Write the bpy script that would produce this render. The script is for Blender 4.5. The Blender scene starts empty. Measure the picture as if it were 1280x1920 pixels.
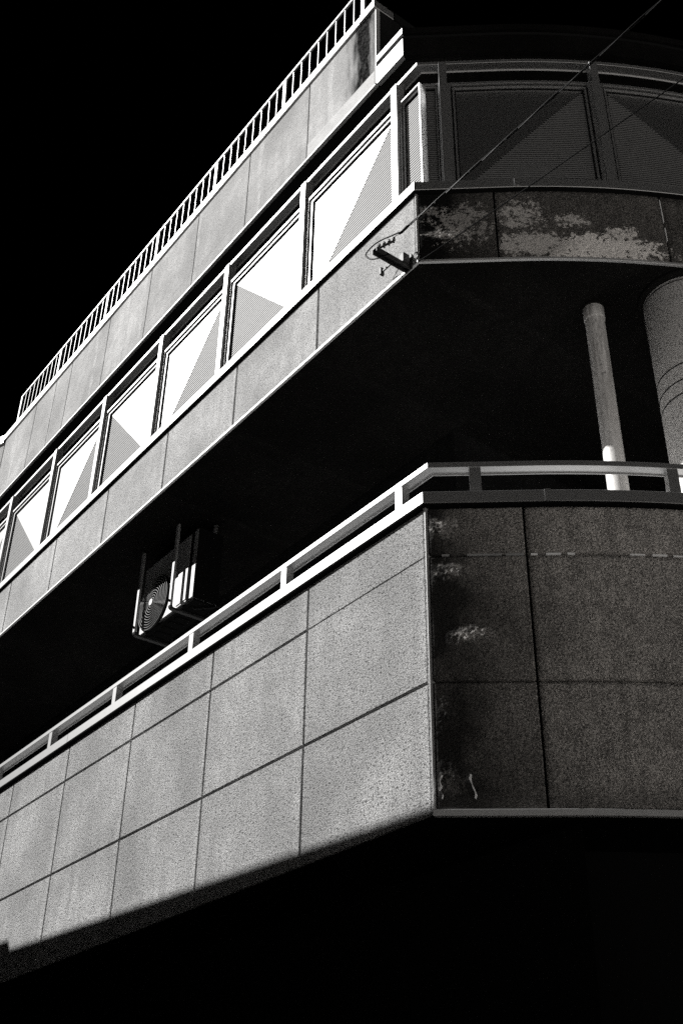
import bpy, bmesh, math, random
from mathutils import Vector, noise, Matrix
random.seed(7)
S = bpy.context.scene
COL = S.collection
rad = math.radians

# ------------------------------------------------------------------ camera
CAM = Vector((6.014, -5.276, 1.6))
pitch, roll, yaw = 0.579208, 0.017344, 0.633504
Fh = Vector((-math.cos(yaw), math.sin(yaw), 0)); Rt = Vector((math.sin(yaw), math.cos(yaw), 0)); Up = Vector((0, 0, 1))
fw = math.cos(pitch) * Fh + math.sin(pitch) * Up
up = -math.sin(pitch) * Fh + math.cos(pitch) * Up
r1 = math.cos(roll) * Rt + math.sin(roll) * up
u1 = -math.sin(roll) * Rt + math.cos(roll) * up
cd = bpy.data.cameras.new('camera'); cam = bpy.data.objects.new('camera', cd); COL.objects.link(cam)
M = Matrix((r1, u1, -fw)).transposed().to_4x4(); M.translation = CAM
cam.matrix_world = M
cd.sensor_fit = 'VERTICAL'; cd.sensor_height = 36.0; cd.lens = 36.0 * 2166.0 / 1920.0
cd.clip_start = 0.05; cd.clip_end = 3000
S.camera = cam

# ------------------------------------------------------------------ sky, sun, exposure
SUN_EL = rad(38.3); SUN_HEAD = rad(-131.0)          # heading towards the sun, counter-clockwise from +X
sdir = Vector((math.cos(SUN_EL) * math.cos(SUN_HEAD), math.cos(SUN_EL) * math.sin(SUN_HEAD), math.sin(SUN_EL)))
W = bpy.data.worlds.new('World'); S.world = W; W.use_nodes = True
nt = W.node_tree; nt.nodes.clear()
sky = nt.nodes.new('ShaderNodeTexSky'); sky.sky_type = 'NISHITA'; sky.sun_disc = False
sky.sun_elevation = SUN_EL; sky.sun_rotation = math.pi / 2 - SUN_HEAD
sky.air_density = 1.0; sky.dust_density = 0.0; sky.ozone_density = 1.0
# a deep red filter: the picture is black and white and the blue sky has gone black
sep = nt.nodes.new('ShaderNodeSeparateColor'); nt.links.new(sky.outputs[0], sep.inputs[0])
mb = nt.nodes.new('ShaderNodeMath'); mb.operation = 'MULTIPLY'; mb.inputs[1].default_value = -0.55
nt.links.new(sep.outputs[2], mb.inputs[0])
ad = nt.nodes.new('ShaderNodeMath'); ad.operation = 'ADD'; nt.links.new(sep.outputs[0], ad.inputs[0]); nt.links.new(mb.outputs[0], ad.inputs[1])
mx = nt.nodes.new('ShaderNodeMath'); mx.operation = 'MAXIMUM'; mx.inputs[1].default_value = 0.0; nt.links.new(ad.outputs[0], mx.inputs[0])
cmb = nt.nodes.new('ShaderNodeCombineColor')
for i in range(3): nt.links.new(mx.outputs[0], cmb.inputs[i])
bg = nt.nodes.new('ShaderNodeBackground'); bg.inputs[1].default_value = 0.05
out = nt.nodes.new('ShaderNodeOutputWorld')
nt.links.new(cmb.outputs[0], bg.inputs[0]); nt.links.new(bg.outputs[0], out.inputs[0])
sl = bpy.data.lights.new('sun', 'SUN'); sl.energy = 5.0; sl.angle = rad(0.5); sl.color = (1, 0.99, 0.97)
so = bpy.data.objects.new('sun', sl); COL.objects.link(so)
so.rotation_euler = sdir.to_track_quat('Z', 'Y').to_euler(); so.location = (-20, -25, 40)
S.view_settings.view_transform = 'Standard'; S.view_settings.look = 'None'
S.view_settings.exposure = 0.50; S.view_settings.gamma = 1.0; S.view_settings.use_curve_mapping = False
S.render.engine = 'CYCLES'
S.cycles.use_denoising = False
S.cycles.max_bounces = 8; S.cycles.diffuse_bounces = 5
S.cycles.sample_clamp_indirect = 4.0

# ------------------------------------------------------------------ materials
def mat(name, col=(.5, .5, .5), rough=.8, spec=.2, metal=0.0):
    m = bpy.data.materials.new(name); m.use_nodes = True
    b = m.node_tree.nodes['Principled BSDF']
    b.inputs['Base Color'].default_value = (*col, 1); b.inputs['Roughness'].default_value = rough
    b.inputs['Specular IOR Level'].default_value = spec; b.inputs['Metallic'].default_value = metal
    return m, m.node_tree, b
class G:
    """tiny node helper"""
    def __init__(s, t): s.t = t
    def n(s, ty, **kw):
        x = s.t.nodes.new(ty)
        for k, v in kw.items(): setattr(x, k, v)
        return x
    def l(s, a, b): s.t.links.new(a, b)
    def pos(s): return s.n('ShaderNodeNewGeometry').outputs['Position']
    def uv(s): return s.n('ShaderNodeUVMap').outputs[0]
    def mapv(s, v, scale=(1, 1, 1), loc=(0, 0, 0)):
        x = s.n('ShaderNodeMapping'); x.inputs['Scale'].default_value = scale; x.inputs['Location'].default_value = loc
        s.l(v, x.inputs[0]); return x.outputs[0]
    def noise(s, v, scale, detail=3, rough=.55, dist=0):
        x = s.n('ShaderNodeTexNoise'); x.inputs['Scale'].default_value = scale; x.inputs['Detail'].default_value = detail
        x.inputs['Roughness'].default_value = rough; x.inputs['Distortion'].default_value = dist
        s.l(v, x.inputs['Vector']); return x.outputs[0]
    def vor(s, v, scale):
        x = s.n('ShaderNodeTexVoronoi'); x.inputs['Scale'].default_value = scale; s.l(v, x.inputs['Vector']); return x.outputs[0]
    def ramp(s, f, a, b, c0=0., c1=1.):
        x = s.n('ShaderNodeMapRange'); x.clamp = True
        for i, q in enumerate((a, b, c0, c1)): x.inputs[i + 1].default_value = q
        s.l(f, x.inputs[0]); return x.outputs[0]
    def math(s, op, a, b=None, c=None):
        x = s.n('ShaderNodeMath', operation=op)
        for i, q in enumerate((a, b, c)):
            if q is None: continue
            if isinstance(q, (int, float)): x.inputs[i].default_value = q
            else: s.l(q, x.inputs[i])
        return x.outputs[0]
    def mix(s, f, a, b):
        x = s.n('ShaderNodeMix', data_type='RGBA')
        if isinstance(f, (int, float)): x.inputs[0].default_value = f
        else: s.l(f, x.inputs[0])
        for i, q in ((6, a), (7, b)):
            if isinstance(q, tuple): x.inputs[i].default_value = (*q, 1)
            else: s.l(q, x.inputs[i])
        return x.outputs[2]
    def bump(s, h, strength, dist, normal=None):
        x = s.n('ShaderNodeBump'); x.inputs['Strength'].default_value = strength; x.inputs['Distance'].default_value = dist
        s.l(h, x.inputs['Height'])
        if normal is not None: s.l(normal, x.inputs['Normal'])
        return x.outputs[0]

def grey(v, warm=0.0): return (v * (1 + warm), v, v * (1 - warm))

def stucco(name, base, dark=.55, warm=.0, coarse=55., strength=.9, speck=.5, streak=True, dist=.03, spec=.10):
    m, t, b = mat(name, grey(base, warm), .65 if spec > .05 else .95, spec); g = G(t); p = g.pos()
    big = g.noise(p, 0.9, 4); mid = g.noise(p, 5, 4)
    st = g.noise(g.mapv(p, (5, 5, .45)), 1.6, 4)
    oi = g.n('ShaderNodeObjectInfo').outputs['Random']
    c = g.mix(g.ramp(big, .38, .64), grey(base, warm), grey(base * .56, warm))
    c = g.mix(g.math('MULTIPLY', oi, .22), c, grey(base * .5, warm))
    c = g.mix(g.ramp(mid, .45, .72, 0, .5), c, grey(base * .55, warm))
    if streak:   # washed strips beside the open vertical joints
        sx = g.n('ShaderNodeSeparateXYZ'); g.l(p, sx.inputs[0])
        fr = g.math('FRACT', g.math('MULTIPLY', g.math('ADD', sx.outputs[0], g.ramp(g.noise(g.mapv(p, (1, 1, .8)), 2.2, 3), .3, .7, -.03, .03)), -1 / 1.66))
        c = g.mix(g.math('MULTIPLY', g.ramp(fr, .035, .085, .55, 0), g.ramp(mid, .35, .6)), c, grey(min(.9, base * 1.15), warm))
    if streak: c = g.mix(g.ramp(st, .48, .70, 0, .75), c, grey(base * .6, warm))
    pits = g.math('MAXIMUM', g.ramp(g.noise(p, coarse * .7, 2, .6), .53, .62), g.math('MULTIPLY', g.ramp(g.noise(p, coarse * 1.4, 1, .5), .53, .60), .8))
    c = g.mix(g.math('MULTIPLY', pits, speck), c, grey(base * .14, warm))
    g.l(c, b.inputs['Base Color'])
    h = g.math('ADD', g.noise(p, coarse * 1.25, 3, .65), g.math('MULTIPLY', g.noise(p, coarse * .4, 2), .22))
    g.l(g.bump(h, strength, dist), b.inputs['Normal'])
    return m

def paint(name, v, rough=.45, grain=.10, warm=0.0, spec=.25, metal=0.0):
    m, t, b = mat(name, grey(v, warm), rough, spec, metal); g = G(t); p = g.pos()
    c = g.mix(g.ramp(g.noise(p, 14, 5, .65), .45, .75, 0, grain * 2), grey(v, warm), grey(v * .7, warm))
    c = g.mix(g.ramp(g.noise(g.mapv(p, (30, 30, 3)), 2, 4), .6, .8, 0, grain * 2), c, grey(v * .5, warm))
    g.l(c, b.inputs['Base Color']); g.l(g.bump(g.noise(p, 120, 2), .08, .001), b.inputs['Normal'])
    return m

M_ST_UP = stucco('stucco_upper', .74, speck=.7, coarse=60, strength=.8)
M_ST = stucco('stucco_pale', .82, coarse=68, speck=.95, strength=1.0, dist=.045)
M_FASCIA = stucco('stucco_fascia', .58, coarse=75, strength=.6, speck=.35)
M_BAND = stucco('stucco_repaired', .66, coarse=80, strength=.35, speck=.12, streak=False)
M_SHADE_STRIP = mat('shade_strip_black', grey(.012), .95, .0)[0]  # near-black that paints shade under the copings and between screen frames
M_CORE = mat('wall_core', grey(.012), .95, .0)[0]
M_WHITE = paint('silver_anodised_metal', .50, .43, .12, 0.0, .2, .90)
M_SHEET = paint('plain_metal_sheet', .40, .40, .03, 0.0, .2, .96)
M_SLAT = paint('slat_metal', .40, .6, .04, 0.0, .15, .10)
M_SLAT_SHADED = paint('shaded_slat_metal', .17, .6, .05, 0.0, .1, .1)  # shade painted in: darker copy of the slat metal for the curved side
M_TRIM = paint('metal_trim', .60, .5, .15, 0.0, .3, .6)
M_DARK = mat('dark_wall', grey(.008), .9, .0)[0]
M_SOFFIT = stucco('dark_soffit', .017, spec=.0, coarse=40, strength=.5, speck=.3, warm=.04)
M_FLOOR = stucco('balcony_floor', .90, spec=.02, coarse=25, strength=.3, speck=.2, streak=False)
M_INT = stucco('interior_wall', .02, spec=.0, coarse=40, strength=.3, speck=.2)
M_GLASS = mat('dark_glass', grey(.015), .08, .5)[0]
M_STEEL = paint('dark_steel', .035, .5, .3)
M_CABLE = mat('black_rubber', grey(.008), .35, .08)[0]
M_CER = mat('dark_porcelain', grey(.03), .25, .5)[0]
M_ACW = paint('appliance_paint', .42, .5, .10, 0.0, .2, .6)
M_ACD = mat('appliance_dark', grey(.008), .9, .0)[0]
M_GRILLE = paint('grille_wire', .26, .6, .05)

# ground
def ground_mat():
    m, t, b = mat('pale_paving', grey(.3), .9, .1); g = G(t); p = g.pos()
    c = g.mix(g.ramp(g.noise(p, .6, 6), .35, .7), grey(.46, .04), grey(.39, .04)); c = g.mix(g.ramp(g.noise(p, 40, 3), .5, .7, 0, .4), c, grey(.2, .04))
    g.l(c, b.inputs['Base Color']); g.l(g.bump(g.noise(p, 60, 3), .4, .01), b.inputs['Normal']); return m
M_GROUND = ground_mat()

def side_stucco(name, base, seed, dirt=True, peel_and_glint=()):
    """weathered stucco on the shaded curved face; UV = metres along the wall, height"""
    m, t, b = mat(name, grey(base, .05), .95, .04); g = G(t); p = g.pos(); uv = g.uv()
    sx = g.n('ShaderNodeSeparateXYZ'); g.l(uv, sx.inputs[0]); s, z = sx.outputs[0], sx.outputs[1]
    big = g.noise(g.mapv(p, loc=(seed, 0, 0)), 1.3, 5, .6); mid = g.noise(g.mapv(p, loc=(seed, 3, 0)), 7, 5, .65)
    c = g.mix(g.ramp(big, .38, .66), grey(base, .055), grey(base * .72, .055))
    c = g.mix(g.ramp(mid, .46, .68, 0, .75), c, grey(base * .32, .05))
    st = g.noise(g.mapv(p, (6, 6, .5), (seed, 0, 0)), 1.6, 5)
    c = g.mix(g.ramp(st, .47, .70, 0, .75), c, grey(base * .3, .05))
    fine = g.noise(p, 60, 3, .65); fine2 = g.noise(p, 105, 1, .5)
    c = g.mix(g.ramp(fine, .47, .60, 0, .85), c, grey(base * .18, .05))
    c = g.mix(g.ramp(fine2, .53, .60, 0, .7), c, grey(base * .12, .05))
    c = g.mix(g.ramp(g.noise(g.mapv(p, loc=(3, 9, 1)), 95, 1, .5), .56, .63, 0, .6), c, grey(min(.95, base * 1.9), .05))
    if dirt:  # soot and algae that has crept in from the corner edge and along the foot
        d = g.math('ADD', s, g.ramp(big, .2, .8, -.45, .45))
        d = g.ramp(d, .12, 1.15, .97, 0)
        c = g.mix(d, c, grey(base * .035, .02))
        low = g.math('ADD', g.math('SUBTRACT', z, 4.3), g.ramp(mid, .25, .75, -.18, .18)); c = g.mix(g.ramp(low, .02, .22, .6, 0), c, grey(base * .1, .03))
    f2 = g.noise(g.mapv(p, loc=(seed * 2, 1, 5)), 13, 7, .78); f3 = g.noise(g.mapv(p, loc=(seed, 7, 1)), 46, 4, .75)
    for (s0, z0, rs, rz, val, thr, *soft) in peel_and_glint:   # ragged flaked paint; soft entries are sun sparkle painted pale on bulges
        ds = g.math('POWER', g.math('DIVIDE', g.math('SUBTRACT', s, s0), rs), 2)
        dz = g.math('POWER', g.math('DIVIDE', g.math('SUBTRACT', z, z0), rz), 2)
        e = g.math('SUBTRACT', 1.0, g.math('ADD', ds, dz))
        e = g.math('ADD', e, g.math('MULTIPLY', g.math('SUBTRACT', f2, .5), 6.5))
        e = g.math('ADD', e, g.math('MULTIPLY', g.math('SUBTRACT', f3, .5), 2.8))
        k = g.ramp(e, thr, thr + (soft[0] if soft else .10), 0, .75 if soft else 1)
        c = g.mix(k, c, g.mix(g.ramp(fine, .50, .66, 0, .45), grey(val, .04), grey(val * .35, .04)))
    g.l(c, b.inputs['Base Color'])
    h = g.math('ADD', g.noise(p, 48, 3, .6), g.math('MULTIPLY', g.noise(p, 17, 2), .7))
    g.l(g.bump(h, 1.0, .03), b.inputs['Normal'])
    return m
M_SIDE = side_stucco('stucco_side_low', .68, 1.7, True, [(.15, 6.68, .14, .12, .62, .35, 1.2), (.20, 6.27, .16, .11, .62, .35, 1.2), (.34, 5.69, .19, .08, .66, .3, 1.2), (.13, 4.5, .1, .12, .3, .2, 1.6)])  # soft pale spots paint the grazing sun's sparkle on the bulges
M_SIDE_UP1 = side_stucco('stucco_side_flaked_dark', .19, 4.1, True, [(.44, 10.2, .38, .34, .36, .60), (.30, 10.06, .26, .10, .7, .3, 1.4), (.14, 10.40, .14, .09, .6, .3, 1.4)])  # first entry is flaked paint, the soft ones painted sun sparkle
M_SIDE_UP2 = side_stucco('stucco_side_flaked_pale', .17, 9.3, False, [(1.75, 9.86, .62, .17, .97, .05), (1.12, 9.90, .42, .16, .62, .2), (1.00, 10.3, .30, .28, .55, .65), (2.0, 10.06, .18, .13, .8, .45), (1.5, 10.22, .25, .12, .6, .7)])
M_FILL = paint('joint_filler_pale', .95, .8, .05)
M_FILLG = paint('joint_filler_grey', .34, .8, .3)

def fascia_end_mat():
    m = M_FASCIA.copy(); m.name = 'stucco_fascia_streaked'; t = m.node_tree; g = G(t)
    b = t.nodes['Principled BSDF']; src = b.inputs['Base Color'].links[0].from_socket
    p = g.pos(); sx = g.n('ShaderNodeSeparateXYZ'); g.l(p, sx.inputs[0])
    wob = g.math('ADD', sx.outputs[0], g.ramp(g.noise(g.mapv(p, (7, 1, 1.2)), 1.5, 4), .2, .8, -.16, .16))
    d = g.math('ABSOLUTE', g.math('SUBTRACT', wob, -1.04)); k = g.ramp(d, .09, .36, 1.0, 0)
    k = g.math('MULTIPLY', k, g.ramp(g.noise(p, 30, 3), .3, .6, .92, 1.0))
    c = g.mix(k, src, grey(.008)); g.l(c, b.inputs['Base Color'])
    g.l(g.math('MULTIPLY', g.math('SUBTRACT', 1.0, k), .18), b.inputs['Specular IOR Level']); return m
M_FASCIA_END = fascia_end_mat()
def column_mat():
    m, t, b = mat('column_stipple', grey(.5), .9, .06); g = G(t); p = g.pos()
    c = g.mix(g.ramp(g.noise(p, 80, 2, .6), .52, .62, 0, .8), grey(.95, .02), grey(.18, .02))
    g.l(c, b.inputs['Base Color']); g.l(g.bump(g.noise(p, 80, 3), .7, .01), b.inputs['Normal']); return m
M_COLUMN = column_mat()
def pole_mat():
    m, t, b = mat('weathered_pole', grey(.5), .5, .3, .1); g = G(t); p = g.pos()
    s = g.noise(g.mapv(p, (14, 14, 1.1)), 1.6, 6, .65, .4)
    sx = g.n('ShaderNodeSeparateXYZ'); g.l(p, sx.inputs[0]); up_ = g.ramp(sx.outputs[2], 7.7, 8.9, .15, 1.0)
    c = g.mix(g.math('MULTIPLY', g.ramp(s, .42, .64, 0, .9), up_), grey(.93, .02), grey(.34, .04)); c = g.mix(g.math('MULTIPLY', g.ramp(g.noise(p, 25, 5, .7), .56, .68, 0, .8), up_), c, grey(.1))
    c = g.mix(g.ramp(g.noise(p, 120, 2), .5, .7, 0, .4), c, grey(.2))
    g.l(c, b.inputs['Base Color']); return m
M_POLE = pole_mat()

# ------------------------------------------------------------------ helpers
def link(name, me, m, parent=None, loc=None):
    o = bpy.data.objects.new(name, me); COL.objects.link(o)
    if m and not me.materials: me.materials.append(m)
    if parent: o.parent = parent
    if loc: o.location = loc
    return o
def from_bm(name, bm, m, parent=None, smooth=False):
    bmesh.ops.recalc_face_normals(bm, faces=bm.faces)
    me = bpy.data.meshes.new(name); bm.to_mesh(me); bm.free()
    if smooth:
        for f in me.polygons: f.use_smooth = len(f.vertices) <= 4
    return link(name, me, m, parent)
def add_box(bm, x0, x1, y0, y1, z0, z1):
    v = [bm.verts.new(c) for c in ((x0, y0, z0), (x1, y0, z0), (x1, y1, z0), (x0, y1, z0), (x0, y0, z1), (x1, y0, z1), (x1, y1, z1), (x0, y1, z1))]
    for f in ((0, 3, 2, 1), (4, 5, 6, 7), (0, 1, 5, 4), (1, 2, 6, 5), (2, 3, 7, 6), (3, 0, 4, 7)): bm.faces.new([v[i] for i in f])
def box(name, x0, x1, y0, y1, z0, z1, m, parent=None, bev=0.0):
    bm = bmesh.new(); add_box(bm, x0, x1, y0, y1, z0, z1)
    if bev: bmesh.ops.bevel(bm, geom=bm.edges[:], offset=bev, segments=1, affect='EDGES')
    return from_bm(name, bm, m, parent)
def add_tube(bm, pts, r, n=8, cap=True):
    pts = [Vector(p) for p in pts]; rings = []
    for i, p in enumerate(pts):
        d = (pts[min(i + 1, len(pts) - 1)] - pts[max(i - 1, 0)]).normalized()
        a = d.orthogonal().normalized() if abs(d.z) > .9 else d.cross(Vector((0, 0, 1))).normalized()
        b = d.cross(a).normalized(); rr = r[i] if isinstance(r, (list, tuple)) else r
        rings.append([bm.verts.new(p + rr * (math.cos(2 * math.pi * k / n) * a + math.sin(2 * math.pi * k / n) * b)) for k in range(n)])
    for A, B in zip(rings, rings[1:]):
        for k in range(n): bm.faces.new((A[k], A[(k + 1) % n], B[(k + 1) % n], B[k]))
    if cap: bm.faces.new(rings[0]); bm.faces.new(rings[-1][::-1])
def tube(name, pts, r, m, parent=None, n=8):
    bm = bmesh.new(); add_tube(bm, pts, r, n); return from_bm(name, bm, m, parent, True)
def add_lathe(bm, c, prof, n=32, axis='Z'):
    rings = []
    for (r, h) in prof:
        ring = []
        for k in range(n):
            a = 2 * math.pi * k / n
            if axis == 'Z': q = (c[0] + r * math.cos(a), c[1] + r * math.sin(a), c[2] + h)
            else: q = (c[0] + r * math.cos(a), c[1] + h, c[2] + r * math.sin(a))
            ring.append(bm.verts.new(q))
        rings.append(ring)
    for A, B in zip(rings, rings[1:]):
        for k in range(n): bm.faces.new((A[k], A[(k + 1) % n], B[(k + 1) % n], B[k]))
    bm.faces.new(rings[0][::-1]); bm.faces.new(rings[-1])
def lathe(name, c, prof, m, parent=None, n=32, axis='Z', smooth=True):
    bm = bmesh.new(); add_lathe(bm, c, prof, n, axis); return from_bm(name, bm, m, parent, smooth)
def thing(name, label, cat, loc=(0, 0, 0), group=None):
    o = bpy.data.objects.new(name, None); COL.objects.link(o); o.location = loc
    o['label'] = label; o['category'] = cat; o.empty_display_size = .2
    if group: o['group'] = group
    return o
def tag(o, label, cat, group=None):
    o['label'] = label; o['category'] = cat
    if group: o['group'] = group
    return o

# plan of the curved street side: straight at 50 degrees, then a slow convex bend
DS = .02; _P = [(0., 0.)]; _T = [rad(50)]
for i in range(1, 451):
    s = i * DS; th = rad(50 + max(0, min(s, 8) - .9) * 6.4); x, y = _P[-1]
    _P.append((x + DS * math.cos(th), y + DS * math.sin(th))); _T.append(th)
def right(s, e=0.0):
    f = max(0, min(s / DS, 449.999)); i = int(f); t = f - i
    x = _P[i][0] * (1 - t) + _P[i + 1][0] * t; y = _P[i][1] * (1 - t) + _P[i + 1][1] * t; th = _T[i] * (1 - t) + _T[i + 1] * t
    return (x + math.sin(th) * e, y - math.cos(th) * e)
def rhead(s): return _T[int(min(s / DS, 449))]
def corner(e):
    k = (-1 + math.cos(rad(50))) / math.sin(rad(50)) * e
    return (math.cos(rad(50)) * k + math.sin(rad(50)) * e, -e)
def stations(a, b, step=.12):
    """a<0 = x on the straight facade; b>0 = metres along the curved side"""
    out = []
    if a < 0: out.append(('L', a)); out += [('C', 0)] if b >= 0 else [('L', b)]
    if b > 0:
        s0 = max(a, 0.0)
        n = max(1, int((b - s0) / step))
        for i in range(0 if a > 0 else 1, n + 1): out.append(('R', s0 + (b - s0) * i / n))
        if a == 0: out.insert(0, ('C', 0))
    return out
def at(st, e):
    k, v = st
    return (v, -e) if k == 'L' else corner(e) if k == 'C' else right(v, e)
def add_sweep(bm, prof, sts):
    rings = []
    for st in sts: rings.append([bm.verts.new((*at(st, e), z)) for e, z in prof])
    n = len(prof)
    for A, B in zip(rings, rings[1:]):
        for k in range(n): bm.faces.new((A[k], A[(k + 1) % n], B[(k + 1) % n], B[k]))
    bm.faces.new(rings[0]); bm.faces.new(rings[-1][::-1])
def rect(e0, e1, z0, z1): return [(e0, z0), (e1, z0), (e1, z1), (e0, z1)]
def sweep(name, prof, a, b, m, parent, bev=0):
    bm = bmesh.new(); add_sweep(bm, prof, stations(a, b))
    if bev:
        bmesh.ops.recalc_face_normals(bm, faces=bm.faces)
        ed = [e for e in bm.edges if len(e.link_faces) == 2 and e.calc_face_angle(0) > 1.0]
        bmesh.ops.bevel(bm, geom=ed, offset=bev, segments=1, affect='EDGES')
    return from_bm(name, bm, m, parent)

XL, SR = -14.5, 8.0            # extents of the building along both streets
# heights
Z0, ZJ1, ZJ2, ZW = 4.28, 5.302, 6.406, 6.884      # lower wall foot, joints, top
ZC = 6.997; ZR0, ZR1 = 7.318, 7.369
ZU0, ZU1 = 9.715, 10.668; ZS = 10.787; ZT0, ZT1 = 12.885, 12.936
YF = .12; ZF0, ZF1, ZFC = 13.34, 14.85, 14.99

# ------------------------------------------------------------------ ground
bm = bmesh.new(); v = [bm.verts.new(c) for c in ((-400, -400, 0), (400, -400, 0), (400, 400, 0), (-400, 400, 0))]; bm.faces.new(v)
gr = from_bm('ground', bm, M_GROUND); gr['kind'] = 'structure'

# ------------------------------------------------------------------ the building
B = thing('corner_building', 'pale stuccoed corner building with a sunlit straight side and a shaded curved side', 'building')

def flat_panel(w, h, name, m=None):
    """a stucco panel with chamfered edges, origin at its lower left front corner"""
    bm = bmesh.new(); add_box(bm, 0, w, 0, .05, 0, h)
    bmesh.ops.bevel(bm, geom=[e for e in bm.edges if all(abs(q.co.y) < 1e-6 for q in e.verts)], offset=.006, segments=1, affect='EDGES')
    me = bpy.data.meshes.new(name); bmesh.ops.recalc_face_normals(bm, faces=bm.faces); bm.to_mesh(me); bm.free(); me.materials.append(m or M_ST); return me
PW = 1.66; J = .011
rows = [(Z0, ZJ1), (ZJ1, ZJ2), (ZJ2, ZW - .014)]
rowmesh = [flat_panel(PW - 2 * J, z1 - z0 - 2 * J, 'wall_panel') for z0, z1 in rows]
for c in range(9):
    for (z0, z1), me in zip(rows, rowmesh):
        if c == 0: continue
        link('wall_panel', me, None, B, (-PW * (c + 1) + J, 0, z0 + J))
for i, (z0, z1) in enumerate(rows):       # the panels by the corner stop short for the corner bead; their upper joint is almost filled
    g0 = .002 if i == 2 else J; g1 = .002 if i == 1 else J
    me = flat_panel(PW - J - .035, z1 - z0 - g0 - g1, 'wall_panel_end')
    link('wall_panel', me, None, B, (-PW + J, 0, z0 + g0))
BULGES = [(.14, 6.64, .12, .10, .022), (.19, 6.21, .15, .10, .024), (.34, 5.66, .18, .10, .024), (.12, 4.55, .10, .10, .012), (.33, 10.02, .24, .12, .022), (.14, 10.36, .12, .10, .016), (.10, 5.05, .06, .14, .010)]
def curved_panel(name, s0, s1, z0, z1, m, amp, seed, res=.035):
    ns = max(2, int((s1 - s0) / res)); nz = max(2, int((z1 - z0) / res))
    bm = bmesh.new(); uvl = bm.loops.layers.uv.new('UVMap'); gridv = []; back = []
    info = {}
    for i in range(ns + 1):
        s = s0 + (s1 - s0) * i / ns; rowv = []
        for j in range(nz + 1):
            z = z0 + (z1 - z0) * j / nz
            q = Vector((s * 2.6, z * 2.2, seed)); e = amp * (noise.noise(q) + .55 * noise.noise(q * 2.3) + .3 * noise.noise(q * 5.1))
            if res < .02:
                gr_ = .0011
                for bs, bz, rs, rz, hh in BULGES:
                    w_ = math.exp(-((s - bs) / rs) ** 2 - ((z - bz) / rz) ** 2); e += hh * w_ - .0; gr_ += .0115 * w_
                g3 = Vector((s * 42, z * 42, seed)); e += gr_ * (noise.noise(g3) + .6 * noise.noise(g3 * 2.1)) - .004 * min(1, s / .1)
            edge = min(i * res, (ns - i) * res, j * res, (nz - j) * res) / .035; edge = 0 if min(i, ns - i, j, nz - j) == 0 else edge
            e *= min(1, edge / 3 if res >= .02 else edge)
            if edge == 0: e = -.006
            w = bm.verts.new((*right(s, e), z)); info[w] = (s, z); rowv.append(w)
        gridv.append(rowv)
    for i in range(ns):
        for j in range(nz): bm.faces.new((gridv[i][j], gridv[i + 1][j], gridv[i + 1][j + 1], gridv[i][j + 1]))
    loop = [gridv[i][0] for i in range(ns + 1)] + [gridv[ns][j] for j in range(1, nz + 1)] + [gridv[i][nz] for i in range(ns - 1, -1, -1)] + [gridv[0][j] for j in range(nz - 1, 0, -1)]
    bk = []
    for w in loop:
        s, z = info[w]; q = bm.verts.new((*right(s, -.05), z)); info[q] = (s, z); bk.append(q)
    for k in range(len(loop)): bm.faces.new((loop[k], bk[k], bk[(k + 1) % len(loop)], loop[(k + 1) % len(loop)]))
    for f in bm.faces:
        for l in f.loops: l[uvl].uv = info[l.vert]
    return from_bm(name, bm, m, B, True)
sj = [.02, .80, 2.46, 4.12, 5.78, 7.44]
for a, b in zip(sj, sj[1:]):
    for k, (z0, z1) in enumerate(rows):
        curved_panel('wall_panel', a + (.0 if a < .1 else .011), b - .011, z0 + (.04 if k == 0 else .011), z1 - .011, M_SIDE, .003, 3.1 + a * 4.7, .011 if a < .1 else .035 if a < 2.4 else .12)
su = [.02, .775, 2.44, 4.10, 5.76, 7.42]
for k, (a, b) in enumerate(zip(su, su[1:])):
    up_panel = curved_panel('upper_wall_panel', a + (.0 if a < .1 else .011), b - .011, ZU0 + .012, ZU1 - .022, M_SIDE_UP1 if k == 0 else M_SIDE_UP2, .003, 11.7 + a, .011 if a < .1 else .03 if a < 2.4 else .12)
    if k < 2: up_panel['label'] = 'dark upper wall panel with ' + ('rough bumpy plaster' if k == 0 else 'pale flaked paint')
# solid cores behind the panels, seen only as dark joints
def core(name, z0, z1, din=.16): sweep(name, rect(-.05, -din, z0, z1), XL, SR, M_CORE, B)
core('lower_wall_core', Z0, ZW); core('upper_wall_core', ZU0 - .02, ZU1)
box('corner_bead', -.026, -.014, -.004, .05, Z0, ZW - .01, M_ST, B, .002)
box('corner_bead', -.011, -.003, -.004, .05, Z0, ZW - .01, M_TRIM, B, .003)
box('corner_bead', -.022, -.010, -.004, .05, ZU0, ZU1 - .01, M_ST, B, .002)
box('corner_bead', -.009, -.002, -.004, .05, ZU0, ZU1 - .01, M_TRIM, B, .003)
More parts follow.
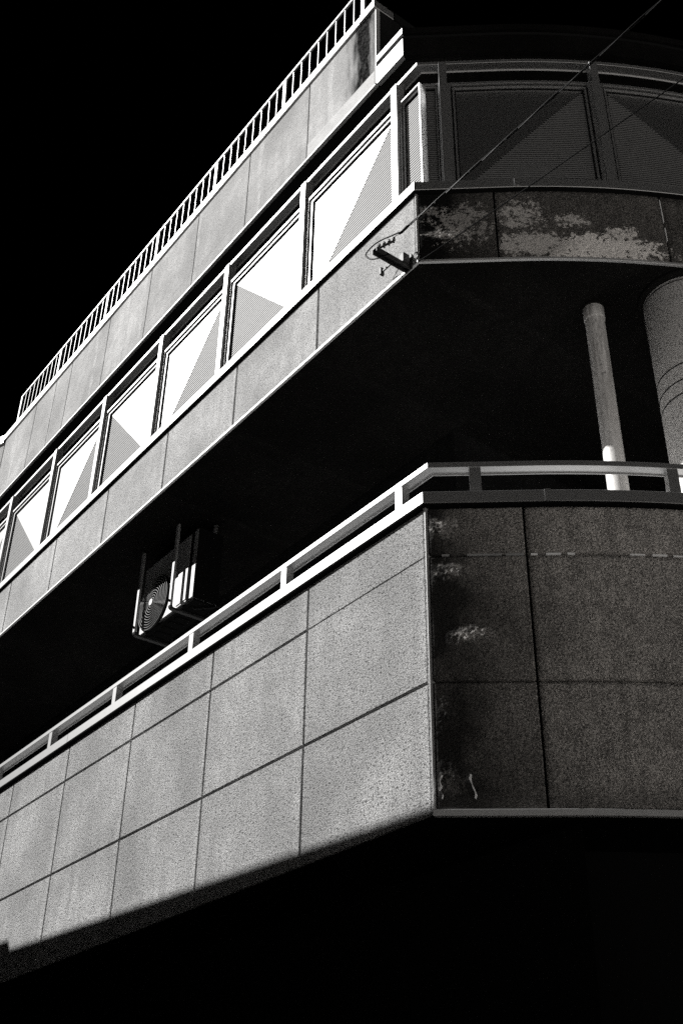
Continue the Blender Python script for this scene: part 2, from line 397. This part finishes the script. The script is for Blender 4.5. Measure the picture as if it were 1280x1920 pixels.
# filler left in the upper joint of the curved side
for a, b, pale in [(.12, .18, 0), (.32, .60, 0), (.63, .775, 0), (.83, .885, 1), (.95, 1.07, 1), (1.12, 1.18, 1), (1.62, 1.74, 1), (1.80, 1.92, 1), (1.97, 2.14, 1), (2.2, 2.3, 1)]:
    sweep('joint_filler', rect(.003, -.05, ZJ2 - .010 + random.uniform(0, .003), ZJ2 + .010 - random.uniform(0, .004)), a, b, M_FILL if pale else M_FILLG, B)
for a, b in [(10.02, 10.2), (10.28, 10.6)]:
    bm = bmesh.new(); add_sweep(bm, rect(.002, -.05, a, b), [('R', 2.436), ('R', 2.441)]); from_bm('joint_filler', bm, M_FILL, B)
for fl in ([(.055, 4.56), (.040, 4.52), (.046, 4.48), (.034, 4.45), (.060, 4.42), (.052, 4.39)], [(.262, 4.57), (.250, 4.53), (.266, 4.50), (.276, 4.46), (.290, 4.42), (.284, 4.39)]):
    bm = bmesh.new(); A_ = []
    for i, (s_, z_) in enumerate(fl):
        w_ = .006 + .012 * random.random()
        A_.append([bm.verts.new((*right(s_ + w_ * 1.3, -.002), z_)), bm.verts.new((*right(s_, .004 + w_), z_ + .004)), bm.verts.new((*right(s_ + .004, .003 + w_), z_))])
    for p_, q_ in zip(A_, A_[1:]):
        for k in range(3): bm.faces.new((p_[k], p_[(k + 1) % 3], q_[(k + 1) % 3], q_[k]))
    bm.faces.new(A_[0]); bm.faces.new(A_[-1][::-1]); from_bm('peeling_flake', bm, M_FILL, B)
# upper straight parapet
upm = flat_panel(PW - 2 * J - .008, ZU1 - ZU0 - .035, 'upper_wall_panel', M_ST_UP)
for c in range(1, 9): link('upper_wall_panel', upm, None, B, (-PW * (c + 1) + J, 0, ZU0 + .012))
link('upper_wall_panel', flat_panel(PW - J - .03, ZU1 - ZU0 - .035, 'upper_wall_panel', M_ST_UP), None, B, (-PW + J, 0, ZU0 + .012))
# foot trims
sweep('foot_trim', rect(.03, -.01, Z0 - .02, Z0 + .03), .0, SR, M_TRIM, B, .003)
sweep('drip_trim', rect(.012, -.02, ZU0 - .026, ZU0 + .004), XL, SR, M_TRIM, B, .003)
# copings, in lengths with open butt joints
def coping(name, e0, e1, z0, z1, cuts):
    for a, b in zip(cuts, cuts[1:]): sweep(name, rect(e0, e1, z0, z1), a, b, M_WHITE, B, .004)
coping('coping', .05, -.26, ZW, ZC, [XL, -6.64, -.975, .99, 4.4, SR])
coping('upper_coping', .040, -.26, ZU1, ZS, [XL, -9.5, -4.9, -.57, 1.0, 4.5, SR])
sweep('coping_shadow_strip', rect(.036, -.10, ZU1 - .012, ZU1 - .001), XL, SR, M_SHADE_STRIP, B)  # black strips that paint the shadow under both copings
sweep('coping_shadow_strip', rect(.046, -.10, ZW - .012, ZW - .001), XL, SR, M_SHADE_STRIP, B)
sweep('coping_joint', rect(.055, -.26, ZW - .004, ZC + .005), .98, 1.03, M_WHITE, B)
sweep('coping_joint', rect(.046, -.26, ZU1 + .02, ZS + .005), .985, 1.03, M_WHITE, B)

sweep('bounce_lining', rect(-.163, -.18, 6.0, ZW - .002), XL, SR, M_FLOOR, B)  # unseen pale lining added to bounce sunlight onto column and pipe
# ---- lower handrail
def rail_parent(name, z0, z1, e):
    prof = [(e, z0), (e - .10, z0), (e - .10, z0 - .014), (e - .112, z0 - .014), (e - .112, z1), (e, z1)]
    return sweep(name, prof, XL, SR, M_WHITE, B, .002)
hr = rail_parent('handrail', ZR0, ZR1, -.06)
def rpost(s, e0, e1, w, z0, z1, m, parent, name):
    bm = bmesh.new(); add_sweep(bm, rect(e0, e1, z0, z1), [('R', s - w / 2), ('R', s + w / 2)])
    return from_bm(name, bm, m, parent)
for k in range(9):
    x = -.425 - 1.765 * k
    if x > XL: box('rail_post', x - .046, x + .046, .065, .15, ZC - .003, ZR0 + .002, M_WHITE, hr, .002)
for k in range(5): rpost(.43 + 1.68 * k, -.065, -.15, .095, ZC - .003, ZR0 + .002, M_WHITE, hr, 'rail_post')
tr = rail_parent('top_rail', ZT0, ZT1, -.117)

# ---- storey-high screens between the posts on the upper coping
MULL = [-.43 - 1.775 * k for k in range(9)]
for x in MULL: box('screen_post', x - .05, x + .05, .085, .20, ZS - .003, ZT0 + .002, M_WHITE, B, .002)
RP = [.335, 2.02, 3.70, 5.38, 7.06]
for s in RP: rpost(s, -.085, -.2, .085, ZS - .003, ZT0 + .002, M_WHITE, B, 'screen_post')
ZP1 = 12.565
def screen(kind, loc, a, b):
    """loc(u, e, z) -> point; u in metres along the bay from a to b; kind A / B / N (all louvred)"""
    def st(u): return u
    n = 1 if loc is locL else max(2, int((b - a) / .14)); w1, g1_, w2, g2_ = (.016, .010, .014, .006) if kind == 'N' else (.034, .022, .022, .014)
    us = [a + (b - a) * i / n for i in range(n + 1)]
    def bar(bm, u0, u1, e0, e1, z0, z1):
        m_ = 1 if loc is locL else max(1, int((u1 - u0) / .14)); rg = []
        for i in range(m_ + 1):
            u = u0 + (u1 - u0) * i / m_
            rg.append([bm.verts.new(loc(u, e, z)) for e, z in rect(e0, e1, z0, z1)])
        for A, C in zip(rg, rg[1:]):
            for k in range(4): bm.faces.new((A[k], A[(k + 1) % 4], C[(k + 1) % 4], C[k]))
        bm.faces.new(rg[0]); bm.faces.new(rg[-1][::-1])
    def frame(inset, w, e0, e1):
        bm = bmesh.new(); A, C_, z0, z1 = a + inset, b - inset, ZS + .002 + inset, ZP1 - inset
        bar(bm, A, C_, e0, e1, z1 - w, z1); bar(bm, A, C_, e0, e1, z0, z0 + w)
        bar(bm, A, A + w, e0, e1, z0 + w, z1 - w); bar(bm, C_ - w, C_, e0, e1, z0 + w, z1 - w); return bm
    par = from_bm('screen', frame(0, w1, -.125, -.21), M_WHITE, B)
    from_bm('frame_shade_strip', frame(w1, g1_, -.158, -.21), M_SHADE_STRIP, par)  # black strips painting the shade in the steps of the frame
    from_bm('inner_frame', frame(w1 + g1_, w2, -.150, -.21), M_WHITE, par)
    from_bm('frame_shade_strip', frame(w1 + g1_ + w2, g2_, -.172, -.21), M_SHADE_STRIP, par)
    wf = w1 + g1_ + w2 + g2_; i0, i1, zb, zt = a + wf, b - wf, ZS + .002 + wf, ZP1 - wf
    # sheet
    if kind != 'N':
        bm = bmesh.new(); N = 1 if loc is locL else 14
        top = []; bot = []
        for i in range(N + 1):
            f = i / N; u = i0 + (i1 - i0) * f
            zl = zb + (zt - zb) * (f if kind == 'A' else 1 - f)     # lower edge of the plain half
            top.append((u, zt)); bot.append((u, zl))
        fr = [[bm.verts.new(loc(u, e, z)) for u, z in top] + [bm.verts.new(loc(u, e, z)) for u, z in bot[::-1]] for e in (-.180, -.195)]
        L = len(fr[0]); q = N + 1
        for ly in (0, 1):
            V = fr[ly]
            for i in range(N):
                vs = [V[i], V[i + 1], V[L - 2 - i], V[L - 1 - i]]
                bm.faces.new(vs)
        for k in range(L): bm.faces.new((fr[0][k], fr[0][(k + 1) % L], fr[1][(k + 1) % L], fr[1][k]))
        bmesh.ops.remove_doubles(bm, verts=bm.verts, dist=1e-5)
        from_bm('plain_sheet', bm, M_SHEET, par)
    bm = bmesh.new(); pitch_, sw_ = (.038, .0185) if loc is locL else (.030, .016); z = zb + .004
    while z < zt - .02:
        f = (z + .012 - zb) / (zt - zb)
        u0, u1 = (i0, i1) if kind == 'N' else (i0 + (i1 - i0) * f, i1) if kind == 'A' else (i0, i0 + (i1 - i0) * (1 - f))
        if kind == 'A' and False: pass
        if u1 - u0 > .03: bar(bm, u0, u1, -.186, -.192, z, z + sw_)
        z += pitch_
    o = from_bm('louvre_slats', bm, M_SLAT if loc is locL else M_SLAT_SHADED, par); o['kind'] = 'stuff'
    return par
def locL(u, e, z): return (u, -e, z)
def locR(u, e, z): return (*right(u, e), z)
screen('N', locL, MULL[0] + .05, -.03)
for k in range(8): screen('A' if k % 2 == 0 else 'B', locL, MULL[k + 1] + .05, MULL[k] - .05)
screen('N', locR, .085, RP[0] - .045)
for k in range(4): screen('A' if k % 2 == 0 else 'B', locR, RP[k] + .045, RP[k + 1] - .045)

# ---- roof slab edge, parapet and railing
rj = [-.80, -2.21, -3.66, -5.07, -6.51, -7.93, -9.36, -10.0, -10.85, -12.28]
ZB = 13.62
for k, (b, a) in enumerate(zip(rj, rj[1:])):
    me_m = M_FASCIA_END if k == 0 else M_FASCIA
    fp_ = box('fascia_panel', a + .010, b - .010, YF, YF + .06, ZB + .004, ZF1, me_m, B, .004)
    if k == 0: fp_['label'] = 'fascia panel with a long black dirt streak'
    box('fascia_band', a + .010, b - .010, YF - .004 if k else YF - .006, YF + .06, ZF0 + .02, ZB, M_BAND if k == 0 else M_FASCIA, B, .004)
box('fascia_core', -12.30, -.80, YF + .05, YF + .25, ZF0 + .005, ZF1, M_CORE, B)
box('fascia_bead', -.797, -.785, YF - .004, YF + .06, ZF0 + .02, ZF1, M_TRIM, B, .002)
box('fascia_drip', -12.28, -.80, YF - .008, YF + .012, ZF0 - .005, ZF0 + .018, M_TRIM, B, .002)
box('fascia_coping', -12.30, -1.09, YF - .03, YF + .28, ZF1, ZFC, M_WHITE, B, .004)
box('fascia_coping', -1.08, -.78, YF - .035, YF + .28, ZF1, ZFC + .005, M_WHITE, B, .004)
# parapet turns back from the street; slab runs on and follows the curve
box('parapet_return', -.98, -.79, YF + .07, 9, ZF0 + .3, ZF1, M_INT, B)
box('return_coping', -1.05, -.77, YF + .29, 9, ZF1, ZFC, M_INT, B)
def slab_profile(e0): return [(e0, ZF0 + .0), (e0 - 3.5, ZF0 + .0), (e0 - 3.5, ZF0 + .42), (e0, ZF0 + .42)]
bm = bmesh.new(); sts = [('L', -.775)] + [('C', 0)] + [('R', .15 * i) for i in range(1, 50)]
SETB = .30        # the slab edge stands further back on the curved side
def sweep_sts(name, prof, m):
    bm = bmesh.new(); rings = []
    for st in sts:
        ring = []
        for e, z in prof:
            er = e + .12 - SETB; t = (-e + .6428 * er) / .766
            p = (-.775, -e) if st[0] == 'L' else (.6428 * t + .766 * er, -e) if st[0] == 'C' else right(st[1], er)
            ring.append(bm.verts.new((*p, z)))
        rings.append(ring)
    n = len(prof)
    for A, C_ in zip(rings, rings[1:]):
        for k in range(n): bm.faces.new((A[k], A[(k + 1) % n], C_[(k + 1) % n], C_[k]))
    bm.faces.new(rings[0]); bm.faces.new(rings[-1][::-1])
    return from_bm(name, bm, m, B)
EO = -.12
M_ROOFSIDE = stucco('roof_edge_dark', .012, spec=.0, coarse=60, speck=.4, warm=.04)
all_sts = sts
sts = all_sts[:2]
sweep_sts('roof_slab_edge', rect(EO, EO - .06, ZF0, ZF0 + .31), M_WHITE)
sweep_sts('slab_flashing_gap', rect(EO - .03, EO - .4, ZF0 + .31, ZF0 + .40), M_CORE)
sweep_sts('slab_flashing', rect(EO + .008, EO - .4, ZF0 + .40, ZF0 + .50), M_WHITE)
sts = all_sts[1:]
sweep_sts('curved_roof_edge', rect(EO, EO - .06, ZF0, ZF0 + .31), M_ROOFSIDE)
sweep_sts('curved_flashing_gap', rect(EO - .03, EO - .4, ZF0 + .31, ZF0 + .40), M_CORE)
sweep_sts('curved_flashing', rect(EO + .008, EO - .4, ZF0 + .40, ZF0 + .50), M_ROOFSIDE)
# roof railing
rr = box('roof_railing', -11.84, -.2, YF - .014, YF + .014, 15.60, 15.635, M_WHITE, B, .002)
RPX = [-11.80, -10.06, -8.20, -6.45, -4.66, -2.84, -1.05]
for i, x in enumerate(RPX): box('railing_post', x - .035, x + .035, YF - .012, YF + .016, ZFC - .003, 15.602, M_WHITE, rr, .002)
bal = None
for a, b in zip(RPX, RPX[1:] + [.7]):
    for k in range(1, 9):
        x = a + (b - a) * k / 9
        if x > -.25: continue
        if bal is None: bal = box('baluster', -.007, .007, -.004, .004, 0, 15.60 - ZFC, M_WHITE, rr); bal.location = (x, YF + .002, ZFC)
        else:
            o = bal.copy(); COL.objects.link(o); o.parent = rr; o.location = (x, YF + .002, ZFC)
# far wing: the side bends towards the street beyond the fascia
bm = bmesh.new(); a0 = Vector((-12.31, YF, 0)); d = Vector((-math.cos(rad(16.5)), -math.sin(rad(16.5)), 0)); nn = Vector((d.y, -d.x, 0)) * -1
def wing(name, off, dep, z0, z1, m):
    bm = bmesh.new(); q = []
    nrm = Vector((math.sin(rad(16.5)) * -1, math.cos(rad(16.5)), 0)) * -1
    p0 = a0 + nrm * off; p1 = a0 + d * 7 + nrm * off; p2 = p1 - nrm * dep; p3 = p0 - nrm * dep
    vv = [bm.verts.new((p.x, p.y, z)) for z in (z0, z1) for p in (p0, p1, p2, p3)]
    for f in ((0, 3, 2, 1), (4, 5, 6, 7), (0, 1, 5, 4), (1, 2, 6, 5), (2, 3, 7, 6), (3, 0, 4, 7)): bm.faces.new([vv[i] for i in f])
    return from_bm(name, bm, m, B)
wing('wing_wall', 0, .4, ZF0, ZF1 - .05, M_FASCIA); wing('wing_coping', .04, .45, ZF1 - .05, ZFC - .02, M_WHITE)

# ---- balcony interiors: floors, soffits, rooms set back
def slab(name, pts, z0, z1, m):
    bm = bmesh.new(); lo = [bm.verts.new((x, y, z0)) for x, y in pts]; hi = [bm.verts.new((x, y, z1)) for x, y in pts]
    bm.faces.new(lo[::-1]); bm.faces.new(hi)
    for k in range(len(pts)): bm.faces.new((lo[k], lo[(k + 1) % len(pts)], hi[(k + 1) % len(pts)], hi[k]))
    return from_bm(name, bm, m, B)
def outline(e, back=11.0): return [(XL, -e), corner(e)] + [right(.25 * i, e) for i in range(1, 33)] + [(right(8, e)[0], back), (XL, back)]
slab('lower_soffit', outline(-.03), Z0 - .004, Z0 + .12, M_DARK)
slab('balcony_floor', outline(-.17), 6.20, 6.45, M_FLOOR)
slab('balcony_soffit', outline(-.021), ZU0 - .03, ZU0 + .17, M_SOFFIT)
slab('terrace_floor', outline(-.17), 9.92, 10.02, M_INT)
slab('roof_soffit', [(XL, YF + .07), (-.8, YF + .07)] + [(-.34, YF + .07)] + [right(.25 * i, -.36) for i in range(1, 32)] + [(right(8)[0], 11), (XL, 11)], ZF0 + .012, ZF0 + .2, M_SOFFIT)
# rooms
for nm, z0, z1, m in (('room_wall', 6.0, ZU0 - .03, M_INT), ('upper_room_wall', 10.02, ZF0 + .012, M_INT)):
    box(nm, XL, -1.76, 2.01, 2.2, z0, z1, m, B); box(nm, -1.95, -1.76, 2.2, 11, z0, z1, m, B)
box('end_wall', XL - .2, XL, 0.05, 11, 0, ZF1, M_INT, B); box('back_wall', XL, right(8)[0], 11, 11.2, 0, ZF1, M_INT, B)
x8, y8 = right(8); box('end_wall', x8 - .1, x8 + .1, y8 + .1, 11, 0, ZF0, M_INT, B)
# ground floor shop front, deep in shade under the overhang
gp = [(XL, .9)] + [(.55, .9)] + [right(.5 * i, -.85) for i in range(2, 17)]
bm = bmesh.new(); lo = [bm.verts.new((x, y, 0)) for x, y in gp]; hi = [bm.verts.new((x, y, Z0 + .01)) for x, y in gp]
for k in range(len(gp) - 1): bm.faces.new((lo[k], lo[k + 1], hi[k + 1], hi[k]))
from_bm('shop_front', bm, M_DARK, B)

# ---- column and pipe on the balcony
CX, CY, CR = 1.218, 2.40, .393
lathe('column', (CX, CY, 6.0), [(CR, 0), (CR, 1.2), (CR, 2.4), (CR, 3.69)], M_COLUMN, B, 72)
for zr in (8.27, 8.42, 8.60): lathe('column_band', (CX, CY, zr - .008), [(CR - .01, 0), (CR + .003, .001), (CR + .003, .015), (CR - .01, .016)], M_STEEL, B, 72)
lathe('column_band', (CX, CY, 9.588), [(CR - .01, 0), (CR + .003, .001), (CR + .003, .013), (CR - .01, .014)], M_STEEL, B, 72)
lathe('column_collar', (CX, CY, 9.63), [(CR + .02, .0), (CR + .05, .02), (CR + .05, .06)], M_SOFFIT, B, 64)
pp = lathe('pipe', (.592, 1.785, 6.0), [(.096, 0), (.096, 1.0), (.096, 2.2), (.096, 3.50), (.096, 3.508), (.104, 3.515), (.104, 3.52), (.104, 3.69)], M_POLE, B, 40)
lathe('pipe_collar', (.592, 1.785, 9.66), [(.12, 0), (.12, .03)], M_SOFFIT, B, 40)

# ------------------------------------------------------------------ air conditioner hung under the soffit
AC = thing('air_conditioner', 'outdoor air conditioner with round fan guard hung in metal frames under the upper floor', 'air conditioner')
ay = .67; k_ = (1 + ay / 5.276); ax = lambda x: CAM.x - (CAM.x - x) * k_; az = lambda z: 1.6 + (z - 1.6) * k_
x0, x1, zb_, zt_ = ax(-5.121), ax(-3.89), az(7.725), az(8.62)
xs = ax(-4.33)                       # right edge of the fan part
bm = bmesh.new(); add_box(bm, x0, x1, ay, ay + .36, zb_, zt_)
bmesh.ops.bevel(bm, geom=bm.edges[:], offset=.012, segments=2, affect='EDGES'); from_bm('casing', bm, M_ACW, AC)
box('side_shade_sheet', x1 - .010, x1 + .004, ay + .006, ay + .364, zb_ - .004, zt_ + .004, M_ACD, AC, .002)  # dark sheet painting the shade on the casing's right side
fx, fz, fr_ = ax(-4.80), az(8.03), .375
lathe('fan_shroud', (fx, ay - .012, fz), [(fr_ + .02, 0.0), (fr_ + .02, .02)], M_ACD, AC, 56, 'Y')
bm = bmesh.new()
nr = 11
for i in range(1, nr + 1):
    R_ = fr_ * i / nr; add_tube(bm, [(fx + R_ * math.cos(2 * math.pi * q / 48), ay - .030 - .014 * (1 - (i / nr) ** 2), fz + R_ * math.sin(2 * math.pi * q / 48)) for q in range(49)], .0055, 5, False)
o = from_bm('fan_guard_rings', bm, M_GRILLE, AC, True); o['kind'] = 'stuff'
bm = bmesh.new()
for q in range(4):
    a = 2 * math.pi * q / 4 + .6; add_tube(bm, [(fx + .05 * math.cos(a), ay - .044, fz + .05 * math.sin(a)), (fx + fr_ * math.cos(a), ay - .03, fz + fr_ * math.sin(a))], .004, 5)
from_bm('fan_guard_spokes', bm, M_ACD, AC)
lathe('guard_boss', (fx, ay - .062, fz), [(.045, 0), (.05, .02), (.05, .03)], M_ACW, AC, 20, 'Y')
box('service_cover', ax(-4.26), ax(-4.04), ay - .012, ay + .05, zb_ + .03, zt_ - .05, M_ACW, AC, .006)
box('panel_gap', ax(-4.035), ax(-3.975), ay - .004, ay + .05, zb_ + .004, zt_ - .02, M_ACD, AC)
box('base_tray', x0 + .02, x1 - .02, ay + .02, ay + .34, zb_ - .03, zb_ - .002, M_ACD, AC)
for i in range(7): box('base_rib', x0 + .12 + i * .17, x0 + .2 + i * .17, ay + .08, ay + .28, zb_ - .045, zb_ - .031, M_ACD, AC, .004)
tube('pipe_cover', [(-5.22, .95, 8.72), (-5.22, .95, 9.68)], .030, M_ACW, AC, 12)
for q_, (px_, pz_) in enumerate([(-.30, 8.60), (-.10, 8.66), (.16, 8.57)]): tube('drain_hose', [(x1 - .15 + px_ * .2, .72 + .05 * q_, zb_ + .02), (x1 - .1 + px_ * .2, .8 + .05 * q_, zb_ - .06), (x1 + .1, 1.1, zb_ - .03), (x1 + .3, 1.6, zb_ + .15)], .011, M_CABLE, AC, 8)
for xb in (-5.275, -4.43):           # hanger frames
    k2 = 1 + .54 / 5.276; X = CAM.x - (CAM.x - xb) * k2; zlow = 1.6 + (7.80 - 1.6) * k2
    w = .028
    hf = box('hanger', X - w, X + w, .54, .575, zlow + .05, ZU0 - .03, M_ACW, AC, .004)
    bm = bmesh.new(); pr = [(.54 + .05 - .05 * math.cos(a_), zlow + .05 - .05 * math.sin(a_)) for a_ in [i * math.pi / 2 / 5 for i in range(6)]] + [(1.08, zlow)]
    inn = [(.575 + .02 - .02 * math.cos(a_), zlow + .05 - .02 * math.sin(a_)) for a_ in [i * math.pi / 2 / 5 for i in range(6)]] + [(1.08, zlow + .03)]
    inn[0] = (.575, zlow + .05)
    A_ = [[bm.verts.new((xx, y, z)) for y, z in pr] for xx in (X - w, X + w)]; B_ = [[bm.verts.new((xx, y, z)) for y, z in inn] for xx in (X - w, X + w)]
    for i in range(len(pr) - 1):
        bm.faces.new((A_[0][i], A_[0][i + 1], A_[1][i + 1], A_[1][i])); bm.faces.new((B_[0][i], B_[1][i], B_[1][i + 1], B_[0][i + 1]))
        for s_ in (0, 1): bm.faces.new((A_[s_][i], B_[s_][i], B_[s_][i + 1], A_[s_][i + 1]))
    from_bm('hanger_foot', bm, M_STEEL, hf)
    box('rear_hanger', X - w, X + w, 1.08, 1.11, zlow, ZU0 - .03, M_STEEL, hf)
    lathe('bolt', (X, .528, zlow + .12), [(.018, 0), (.018, .014)], M_ACD, hf, 10, 'Y')

# ------------------------------------------------------------------ cable bracket at the corner
BR = thing('cable_bracket', 'black steel cable bracket sticking out from the foot of the upper corner', 'bracket')
bx, bz = -.13, 9.70
bm = bmesh.new()
add_box(bm, bx - .035, bx + .035, -.43, -.01, bz + .012, bz + .02); add_box(bm, bx - .035, bx - .027, -.43, -.01, bz - .035, bz + .012); add_box(bm, bx + .027, bx + .035, -.43, -.01, bz - .035, bz + .012)
from_bm('arm', bm, M_STEEL, BR)
box('wall_plate', bx - .05, bx + .06, -.02, -.002, bz - .03, bz + .16, M_STEEL, BR, .004)
box('clamp_block', bx - .02, bx + .05, -.11, -.03, bz + .022, bz + .14, M_STEEL, BR, .008)
box('stay_rod', bx - .21, bx - .036, -.20, -.185, bz - .012, bz + .002, M_STEEL, BR)
box('stay_plate', bx - .20, bx - .17, -.215, -.17, bz - .045, bz + .045, M_STEEL, BR, .004)
# insulator string leaving the tip of the arm, upwards and to the right
tip = Vector((bx, -.43, bz + .03)); far_dir = None
tipx, tipy, tipz = -.13, -.41, 9.715
e0 = Vector((tipx, tipy, tipz)); e1 = Vector((.016, -.31, 9.772)); dv = (e1 - e0).normalized()
tube('tie_bar', [e0, e1], .012, M_STEEL, BR, 8)
perp = Vector((0, 0, 1)) - dv * dv.z; perp.normalize()
for i in range(4):
    c = e0 + (e1 - e0) * (.18 + .27 * i); r_ = .030 - .003 * i
    tube('insulator', [c - dv * .014, c - dv * .010, c + dv * .004, c + dv * .006, c + perp * .035 + dv * .018, c + perp * .052 + dv * .016], [r_ * .4, r_, r_, .011, .010, .006], M_CER, BR, 10)
for y in (-.40, -.25, -.17, -.10): lathe('bolt', (bx, y, bz + .012), [(.012, -.006), (.012, .016)], M_STEEL, BR, 8)
tube('loose_wire', [(-.068, -.03, 9.744), (-.026, -.03, 9.796), (.006, -.03, 9.813), (.036, -.03, 9.745), (.018, -.03, 9.70), (-.014, -.03, 9.672), (-.05, -.04, 9.70)], .004, M_CABLE, BR, 6)
tube('loose_wire', [(-.171, -.1, 9.685), (-.228, -.1, 9.649), (-.262, -.1, 9.611), (-.205, -.1, 9.605), (-.141, -.1, 9.575), (-.11, -.08, 9.50), (-.11, -.02, 9.60)], .004, M_CABLE, BR, 6)
tube('loose_wire', [(.036, -.02, 9.745), (.05, -.02, 9.80), (.03, -.02, 9.86), (.012, -.02, 9.80), (.03, -.02, 9.72)], .004, M_CABLE, BR, 6)

def smooth_path(P, n=6):
    P = [Vector(p) for p in P]; o = []
    for i in range(len(P) - 1):
        a = P[max(i - 1, 0)]; b = P[i]; c = P[i + 1]; d = P[min(i + 2, len(P) - 1)]
        for k in range(n):
            t = k / n; o.append(.5 * ((2 * b) + (c - a) * t + (2 * a - 5 * b + 4 * c - d) * t * t + (3 * b - a - 3 * c + d) * t ** 3))
    return o + [P[-1]]
# thick service cable: loop at the bracket, clamp, then a twisted pair across the street
loop = [(-.03, -.34, 9.62), (-.134, -.34, 9.66), (-.282, -.34, 9.752), (-.358, -.34, 9.842), (-.375, -.34, 9.905), (-.282, -.34, 9.925), (-.157, -.34, 9.900), (.03, -.34, 9.818), (.188, -.335, 9.756)]
K = Vector((.188, -.335, 9.756)); Q = Vector((3.189, -.219, 9.85)); F_ = K + (Q - K) * 4.2
SC = thing('service_cable', 'thick black overhead cable that loops at the wall bracket and rises across the screens', 'cable')
tube('cable_loop', smooth_path(loop), .0085, M_CABLE, SC, 8)
dq = (F_ - K).normalized(); sd = dq.cross(Vector((0, 0, 1))).normalized(); uu = sd.cross(dq)
L = (F_ - K).length
for ph, rr_ in ((0, .0062), (math.pi, .0055)):
    pts = []
    for i in range(420):
        t = i / 419; a = t * L / .9 * 2 * math.pi + ph
        pts.append(K + dq * (L * t) + (sd * math.cos(a) + uu * math.sin(a)) * .0062 + Vector((0, 0, -.35 * t * (1 - t) * .4)))
    tube('cable_strand', pts, rr_, M_CABLE, SC, 6)
tube('cable_clamp', [K - dq * .06, K - dq * .03, K + dq * .05, K + dq * .08], [.010, .016, .015, .009], M_CABLE, SC, 8)
tube('tie_wire', [e1 + perp * .04, K], .0035, M_CABLE, SC, 6)
# thin cable
A0 = Vector((.012, -.012, 9.70)); A1 = Vector((.20, .0, 9.73)); A2 = Vector((1.067, .23, 9.80)); A3 = Vector((2.80, .52, 9.89)); A4 = A3 + (A3 - A2) * 5
A1 = A0 + (A2 - A0) * .12 + Vector((0, 0, -.02))
tag(tube('thin_cable', smooth_path([A0, A1, A2, A3, A4], 8), .0062, M_CABLE, None, 6), 'thin black cable rising from the corner past the flaked wall, below the thick cable', 'cable')

# ------------------------------------------------------------------ the house across the left street that shades the foot of the wall
h_ = SUN_HEAD
def toward(P, zc): t = (zc - P[2]) / sdir.z; return Vector(P) + sdir * t
ZN = 9.5
e_a = toward((6.6, 0, 4.095), ZN); e_b = toward((-7.62, 0, 4.64), ZN); ed = (e_b - e_a).normalized(); bk = Vector((ed.y, -ed.x, 0)); 
if bk.y > 0: bk = -bk
N_ = thing('neighbour_building', 'plain flat roofed building across the side street whose roof shades the lower wall', 'building')
def prism(name, pts, z0, z1, m, parent):
    bm = bmesh.new(); lo = [bm.verts.new((p.x, p.y, z0)) for p in pts]; hi = [bm.verts.new((p.x, p.y, z1)) for p in pts]
    bm.faces.new(lo); bm.faces.new(hi[::-1])
    for k in range(len(pts)): bm.faces.new((lo[k], lo[(k + 1) % len(pts)], hi[(k + 1) % len(pts)], hi[k]))
    return from_bm(name, bm, m, parent)
e_c = e_a + ed * 26
prism('wall', [e_a, e_c, e_c + bk * 9, e_a + bk * 9], 0, ZN, M_INT, N_)
e_d = e_b + ed * 6
prism('roof_parapet', [e_b + bk * .01, e_d + bk * .01, e_d + bk * 3, e_b + bk * 3], ZN - .01, ZN + .13, M_INT, N_)
